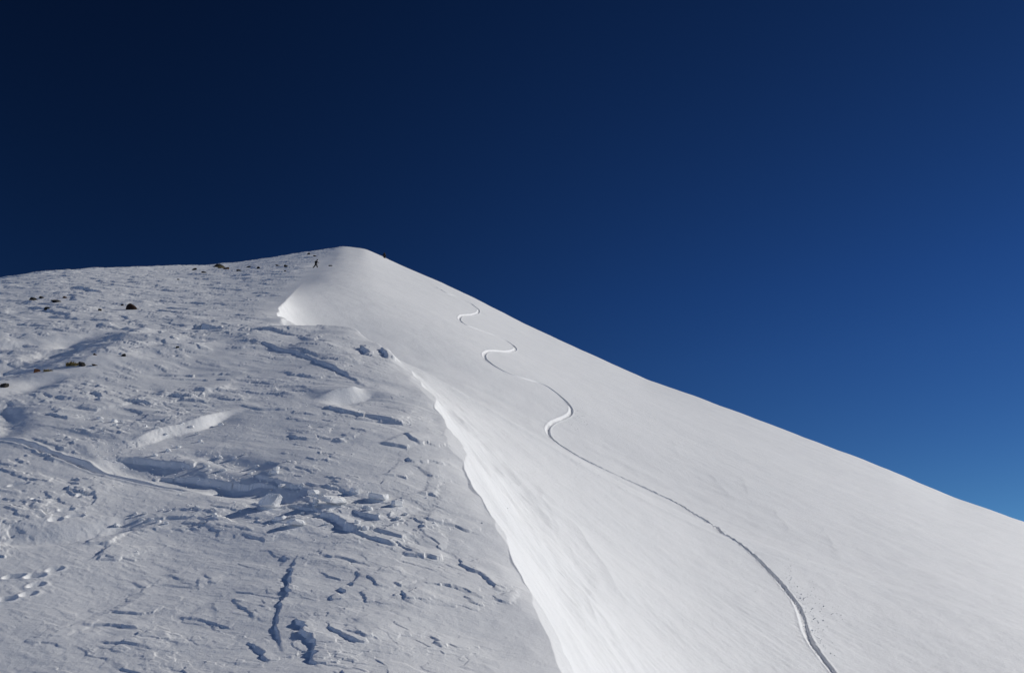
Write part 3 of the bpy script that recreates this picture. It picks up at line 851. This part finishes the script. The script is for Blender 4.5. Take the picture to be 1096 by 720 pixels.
def person(loc, rotz, label, lean=0.25, stride=0.36, scale=1.0, poles=True):
    t = bpy.data.objects.new('person', None); C.objects.link(t)
    t.location = loc; t.rotation_euler = (0, 0, rotz); t.scale = (scale,) * 3
    tag(t, label, 'person', 'people near the summit')
    hip = 0.92
    sh = Vector((0, lean * 0.52, hip + 0.50)); nk = sh + Vector((0, 0.05, 0.10)); hd = nk + Vector((0, 0.05, 0.15))
    # facing +Y; left foot forward
    J = [((0, 0, hip), .11), ((0, lean * .25, hip + .25), .115), ((0, sh.y, sh.z), .10), (tuple(nk), .05), (tuple(hd), .095), (tuple(hd + Vector((0, .01, .09))), .07)]
    E = [(0, 1), (1, 2), (2, 3), (3, 4), (4, 5)]
    hands = {}
    for s in (-1, 1):
        b = len(J)
        el = Vector((s * .30, sh.y + .02 + s * .06, sh.z - .27)); ha = Vector((s * .30, sh.y + .26 + s * .10, sh.z - .36))
        hands[s] = ha
        J += [((s * .19, sh.y, sh.z + .01), .055), (tuple(el), .042), (tuple(ha), .036), (tuple(ha + Vector((0, .06, -.02))), .032)]
        E += [(2, b), (b, b + 1), (b + 1, b + 2), (b + 2, b + 3)]
        for f in range(4):                      # fingers curled round the pole grip
            q = len(J)
            J += [(tuple(ha + Vector((s * .02, .09, -.03 + .018 * f - .02))), .010), (tuple(ha + Vector((-s * .015, .105, -.03 + .018 * f - .02))), .009)]
            E += [(b + 3, q), (q, q + 1)]
        b2 = len(J)
        fy = stride * s
        J += [((s * .10, 0, hip - .06), .08), ((s * .11, fy * .5 + .07, .50), .055), ((s * .11, fy - .03, .10), .04), ((s * .12, fy + .14, .04), .04)]
        E += [(0, b2), (b2, b2 + 1), (b2 + 1, b2 + 2), (b2 + 2, b2 + 3)]
    skinned('body', J, E, SKIN, t)
    # clothing: slightly larger shells
    JJ = [((0, 0, hip - .02), .20), ((0, lean * .25, hip + .25), .215), ((0, sh.y, sh.z), .20), ((0, nk.y, nk.z), .09)]
    EE = [(0, 1), (1, 2), (2, 3)]
    for s in (-1, 1):
        b = len(JJ)
        el = Vector((s * .30, sh.y + .02 + s * .06, sh.z - .27)); ha = hands[s]
        JJ += [((s * .20, sh.y, sh.z + .01), .095), (tuple(el), .072), (tuple(ha), .052)]
        EE += [(2, b), (b, b + 1), (b + 1, b + 2)]
    skinned('jacket', JJ, EE, CLOTH, t)
    JT = [((0, 0, hip), .165)]; ET = []
    for s in (-1, 1):
        b = len(JT); fy = stride * s
        JT += [((s * .10, 0, hip - .07), .14), ((s * .11, fy * .5 + .07, .50), .125), ((s * .11, fy - .03, .12), .105)]
        ET += [(0, b), (b, b + 1), (b + 1, b + 2)]
    skinned('trousers', JT, ET, TROUSER, t)
    for s in (-1, 1):
        fy = stride * s
        skinned('boot', [((s * .11, fy - .06, .16), .07), ((s * .11, fy - .05, .06), .07), ((s * .12, fy + .16, .05), .055)], [(0, 1), (1, 2)], BOOT, t)
        if poles:
            ha = hands[s]
            skinned('pole', [(tuple(ha + Vector((0, .09, .06))), .014), (tuple(ha + Vector((0, .02, -.5))), .010), ((ha.x + s * .05, ha.y - .12, 0.0), .010)], [(0, 1), (1, 2)], BOOT, t)
    ball('hat', tuple(hd + Vector((0, -.01, .06))), .125, (1, 1.08, .95), HATM, t)
    skinned('backpack', [((0, sh.y - .22, sh.z - .42), .12, 1.1), ((0, sh.y - .23, sh.z - .10), .13, 1.1), ((0, sh.y - .18, sh.z + .08), .09)], [(0, 1), (1, 2)], PACKM, t)
    return t
pp = ground(337.5, 286.6)
person(pp - Vector((0, 0, 0.05)), R_(-70), 'climber in dark clothes striding up the snow with legs apart, below the summit', scale=10.0 * px_m(pp) / 1.75)
p2 = ground(409, 275.2)
person(p2 + Vector((0.3, 1.0, -0.22)), R_(20), 'dark figure half hidden behind the right skyline just past the summit', lean=0.35, stride=0.2, scale=1.05, poles=False)

# ------------------------------------------------------------------ broken snow blocks
def chunk_mesh(seed, flat=0.55):
    rnd = random.Random(seed)
    bm = bmesh.new()
    for _ in range(22):
        v = Vector((rnd.gauss(0, 1), rnd.gauss(0, 1), rnd.gauss(0, 1))).normalized()
        v = Vector((max(-.72, min(.72, v.x)), max(-.7, min(.7, v.y)), max(-.6, min(.6, v.z))))
        bm.verts.new((v.x, v.y * .8, v.z * flat))
    r = bmesh.ops.convex_hull(bm, input=bm.verts)
    bmesh.ops.delete(bm, geom=list({g for g in r['geom_unused'] + r['geom_interior'] if isinstance(g, bmesh.types.BMVert)}), context='VERTS')
    bmesh.ops.recalc_face_normals(bm, faces=bm.faces)
    bmesh.ops.bevel(bm, geom=list(bm.edges), offset=0.05, segments=1, affect='EDGES')
    bmesh.ops.triangulate(bm, faces=bm.faces)
    bmesh.ops.subdivide_edges(bm, edges=bm.edges, cuts=1, use_grid_fill=True)
    for v in bm.verts:
        v.co += Vector((rnd.uniform(-1, 1), rnd.uniform(-1, 1), rnd.uniform(-1, 1))) * 0.028
    me = bpy.data.meshes.new('snow_chunk'); bm.to_mesh(me); bm.free()
    me.materials.append(SNOW_L)
    return me
CHM = [chunk_mesh(40 + k, .45 + .12 * (k % 4)) for k in range(9)]
def chunk(px, py, w, hz, k, rot, label, group, tilt=(0, 0)):
    p = ground(px, py); s = px_m(p) * w * 0.62
    o = bpy.data.objects.new('snow_chunk', CHM[k % 9]); C.objects.link(o)
    o.location = p + Vector((0, 0, s * .22)); o.rotation_euler = (tilt[0], tilt[1], rot); o.scale = (s, s, s * hz)
    tag(o, label, 'snow chunk', group)
G1 = 'broken snow blocks in the middle of the flank'
chunk(356, 541, 34, .75, 0, .3, 'largest snow block, a bright flat plate in the middle of the broken patch', G1, (.25, .1))
chunk(405, 534, 22, .8, 1, -.2, 'bright snow block right of the largest plate', G1, (.2, .1))
chunk(424, 541, 14, .9, 2, .7, 'right-most snow block of the broken patch', G1)
chunk(290, 541, 26, .8, 3, -.4, 'big shaded snow block on the left of the broken patch', G1, (-.2, -.1))
chunk(318, 562, 20, .8, 4, .9, 'lowest snow block of the broken patch, above the dark crack', G1)
chunk(300, 556, 14, .8, 5, .2, 'snow block touching the big shaded block from below', G1)
chunk(336, 530, 16, .8, 6, 1.3, 'snow block at the upper left corner of the largest plate', G1)
chunk(380, 527, 12, .9, 7, -.8, 'snow block between the largest plate and the bright one to its right', G1)
rnd = random.Random(3)
for k in range(16):
    chunk(rnd.gauss(345, 45), rnd.gauss(546, 12), rnd.uniform(5, 9), rnd.uniform(.7, 1), k, rnd.uniform(0, 6), 'small snow lump scattered among the big broken blocks', G1)
G2 = 'snow lumps along the old trench'
for k in range(22):
    t = rnd.random()
    chunk(110 + 200 * t + rnd.gauss(0, 8), 455 + 55 * t + rnd.gauss(0, 9), rnd.uniform(4, 8), rnd.uniform(.7, 1), k + 3, rnd.uniform(0, 6), 'small white snow lump beside the old ski trench', G2)
for k in range(12):
    chunk(rnd.uniform(80, 240), 455 + rnd.gauss(0, 7), rnd.uniform(3, 7), rnd.uniform(.7, 1), k + 5, rnd.uniform(0, 6), 'small white snow lump above the sunlit ramp on the left', 'snow lumps above the sunlit ramp')

G3 = 'snow lumps along the soft drift edge'
for k in range(18):
    t = rnd.random()
    chunk(120 + 125 * t + rnd.gauss(0, 5), 557 - 6 * t + rnd.gauss(0, 5), rnd.uniform(3, 7), rnd.uniform(.7, 1), k + 2, rnd.uniform(0, 6), 'small snow lump on the soft drift edge below the trench', G3)

# crumbs too many to count
def crumbs():
    rnd = random.Random(11)
    V, Fc = [], []
    def add(px, py, w):
        az, tn = ray(px, py)
        p = quick(px, py)
        if p is None: return
        s = w * p.length / F * .5
        b = len(V)
        for c in ((1, 0, 0), (-1, 0, 0), (0, 1, 0), (0, -1, 0), (0, 0, 1), (0, 0, -.6)):
            V.append((p.x + s * (c[0] + rnd.uniform(-.3, .3)), p.y + s * (c[1] + rnd.uniform(-.3, .3)), p.z + s * .3 + s * c[2] * rnd.uniform(.5, .9)))
        for f in ((0, 2, 4), (2, 1, 4), (1, 3, 4), (3, 0, 4), (2, 0, 5), (1, 2, 5), (3, 1, 5), (0, 3, 5)):
            Fc.append(tuple(b + i for i in f))
    pts = []
    for _ in range(700): pts.append((rnd.gauss(345, 60), rnd.gauss(545, 16), 0.9 + 2.6 * rnd.random() ** 2.2))
    for _ in range(700):
        t = rnd.random(); pts.append((60 + 240 * t, 470 + 50 * t + rnd.gauss(0, 12), 0.8 + 2.2 * rnd.random() ** 2.2))
    for _ in range(450): pts.append((rnd.uniform(80, 440), rnd.gauss(450, 16), 0.8 + 1.8 * rnd.random() ** 2))
    for _ in range(250): pts.append((rnd.uniform(0, 240), rnd.gauss(545, 20), rnd.uniform(1, 2.6)))
    for _ in range(120): pts.append((rnd.gauss(335, 30), rnd.gauss(385, 8), rnd.uniform(1, 2)))
    for _ in range(420):                       # churned snow along the last long turn
        t = rnd.random(); i = 0.84 + 0.11 * t
        c = SKI_PXL[min(int(i * len(SKI_PXL)), len(SKI_PXL) - 1)]
        pts.append((c[0] + abs(rnd.gauss(0, 4 + 7 * t)) + rnd.gauss(1, 2), c[1] + rnd.gauss(-1, 4), 1.0 + 1.6 * rnd.random() ** 2))
    for _ in range(90): pts.append((rnd.gauss(620, 5), rnd.gauss(449, 9), rnd.uniform(.8, 1.5)))
    for _ in range(60):
        t = rnd.random(); pts.append((612 + 60 * t + rnd.gauss(0, 3), 490 + 30 * t + rnd.gauss(4, 3), rnd.uniform(.6, 1.1)))
    for _ in range(130):                       # spray beside the last turn of the ski track
        t = rnd.random() ** 1.3; pts.append((862 + 40 * t + rnd.gauss(0, 5), 640 + 30 * t - 20 * rnd.random(), rnd.uniform(.8, 1.8)))
    for _ in range(60): pts.append((rnd.gauss(840, 14), rnd.gauss(618, 12), rnd.uniform(.8, 1.6)))
    arr = np.array(pts)
    az, tn = ray(arr[:, 0], arr[:, 1])
    r = np.geomspace(3.0, 90.0, 500)
    X = r[None, :] * np.sin(az)[:, None]; Y = r[None, :] * np.cos(az)[:, None]
    Z = height(X.ravel(), Y.ravel())[0].reshape(X.shape)
    K = Z - r[None, :] * tn[:, None]
    idx = np.argmax(K >= 0, axis=1)
    def quick_i(n):
        i = idx[n]
        return None if i == 0 else Vector((X[n, i], Y[n, i], r[i] * tn[n]))
    global quick
    for n in range(len(pts)):
        quick = lambda a, b, n=n: quick_i(n)
        add(*pts[n])
    me = bpy.data.meshes.new('snow_crumbs'); me.from_pydata(V, [], Fc); me.update()
    me.materials.append(SNOW_L)
    o = bpy.data.objects.new('snow_crumbs', me); C.objects.link(o)
    tag(o, 'loose white snow crumbs strewn over the broken crust', 'snow crumbs', None, 'stuff')
crumbs()

# ------------------------------------------------------------------ sky and sun
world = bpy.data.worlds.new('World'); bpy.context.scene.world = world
world.use_nodes = True
nt = world.node_tree; N, K = nt.nodes, nt.links
bg = N['Background']
sky = N.new('ShaderNodeTexSky'); sky.sky_type = 'NISHITA'; sky.sun_disc = False
sky.sun_elevation = SUN_EL; sky.sun_rotation = SUN_AZ
sky.altitude = 3200; sky.air_density = 1.0; sky.dust_density = 0.1; sky.ozone_density = 3.0
# a polarised high-mountain sky: deepest well away from the sun
gm = N.new('ShaderNodeGamma'); gm.inputs['Gamma'].default_value = 1.5
K.new(sky.outputs['Color'], gm.inputs['Color'])
tcw = N.new('ShaderNodeTexCoord')
dp = N.new('ShaderNodeVectorMath'); dp.operation = 'DOT_PRODUCT'
dp.inputs[1].default_value = (math.sin(SUN_AZ) * math.cos(SUN_EL), math.cos(SUN_AZ) * math.cos(SUN_EL), math.sin(SUN_EL))
K.new(tcw.outputs['Generated'], dp.inputs[0])
mr = N.new('ShaderNodeMapRange'); mr.inputs['From Min'].default_value = 0.0; mr.inputs['From Max'].default_value = 0.7
mr.inputs['To Min'].default_value = 0.60; mr.inputs['To Max'].default_value = 1.0; mr.interpolation_type = 'SMOOTHSTEP'
K.new(dp.outputs['Value'], mr.inputs['Value'])
m1 = N.new('ShaderNodeMix'); m1.data_type = 'RGBA'; m1.blend_type = 'MULTIPLY'; m1.inputs['Factor'].default_value = 1.0
ci = [i for i in m1.inputs if i.type == 'RGBA']; co_ = [o for o in m1.outputs if o.type == 'RGBA'][0]
K.new(gm.outputs['Color'], ci[0]); ci[1].default_value = (0.132, 0.230, 0.310, 1)
m2 = N.new('ShaderNodeVectorMath'); m2.operation = 'SCALE'
sx = N.new('ShaderNodeSeparateXYZ'); K.new(tcw.outputs['Generated'], sx.inputs['Vector'])
me_ = N.new('ShaderNodeMapRange'); me_.inputs['From Min'].default_value = 0.30; me_.inputs['From Max'].default_value = 0.75
me_.inputs['To Min'].default_value = 1.0; me_.inputs['To Max'].default_value = 0.60
K.new(sx.outputs['Z'], me_.inputs['Value'])
mm = N.new('ShaderNodeMath'); mm.operation = 'MULTIPLY'
K.new(mr.outputs['Result'], mm.inputs[0]); K.new(me_.outputs['Result'], mm.inputs[1])
mh = N.new('ShaderNodeMapRange'); mh.inputs['From Min'].default_value = 0.38; mh.inputs['From Max'].default_value = 0.14
mh.inputs['To Min'].default_value = 0.0; mh.inputs['To Max'].default_value = 1.0
K.new(sx.outputs['Z'], mh.inputs['Value'])
m4 = N.new('ShaderNodeMix'); m4.data_type = 'RGBA'; m4.blend_type = 'MULTIPLY'
c4 = [i for i in m4.inputs if i.type == 'RGBA']; o4 = [o for o in m4.outputs if o.type == 'RGBA'][0]
K.new(mh.outputs['Result'], m4.inputs[0]); K.new(co_, c4[0]); c4[1].default_value = (1.22, 1.0, 0.82, 1)
co_ = o4
K.new(co_, m2.inputs[0]); K.new(mm.outputs['Value'], m2.inputs['Scale'])
# out-of-view sky opposite the sun, brightened and tinted blue as added fill light
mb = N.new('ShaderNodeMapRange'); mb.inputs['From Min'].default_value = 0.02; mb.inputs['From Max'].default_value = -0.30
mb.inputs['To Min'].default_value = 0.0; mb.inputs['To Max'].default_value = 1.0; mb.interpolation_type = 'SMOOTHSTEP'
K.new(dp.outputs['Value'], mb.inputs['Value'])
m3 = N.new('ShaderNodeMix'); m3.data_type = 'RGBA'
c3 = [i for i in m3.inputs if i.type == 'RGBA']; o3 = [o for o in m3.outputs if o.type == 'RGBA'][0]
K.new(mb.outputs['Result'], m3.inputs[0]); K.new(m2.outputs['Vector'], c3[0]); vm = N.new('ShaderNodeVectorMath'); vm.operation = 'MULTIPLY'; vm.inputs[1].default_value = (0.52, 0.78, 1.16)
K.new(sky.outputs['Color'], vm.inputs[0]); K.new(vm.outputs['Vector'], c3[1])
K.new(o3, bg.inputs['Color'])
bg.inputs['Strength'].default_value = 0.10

sl = bpy.data.lights.new('sun', 'SUN'); sl.energy = 4.5; sl.angle = R_(0.53); sl.color = (1.0, 0.966, 0.902)
so = bpy.data.objects.new('sun', sl); C.objects.link(so)
sd = Vector((math.sin(SUN_AZ) * math.cos(SUN_EL), math.cos(SUN_AZ) * math.cos(SUN_EL), math.sin(SUN_EL)))
so.rotation_euler = sd.to_track_quat('Z', 'Y').to_euler()

# ------------------------------------------------------------------ camera and output
cd = bpy.data.cameras.new('camera'); cd.sensor_width = 36.0; cd.lens = F / 1096.0 * 36.0
cd.clip_start = 0.05; cd.clip_end = 20000
cam = bpy.data.objects.new('camera', cd); C.objects.link(cam)
cam.rotation_euler = (R_(90) + PITCH, 0, 0)
sc = bpy.context.scene
sc.camera = cam
vs = sc.view_settings
vs.view_transform = 'Standard'; vs.look = 'None'; vs.gamma = 1.0; vs.exposure = -0.55; vs.use_curve_mapping = False
sc.cycles.max_bounces = 6; sc.cycles.diffuse_bounces = 4
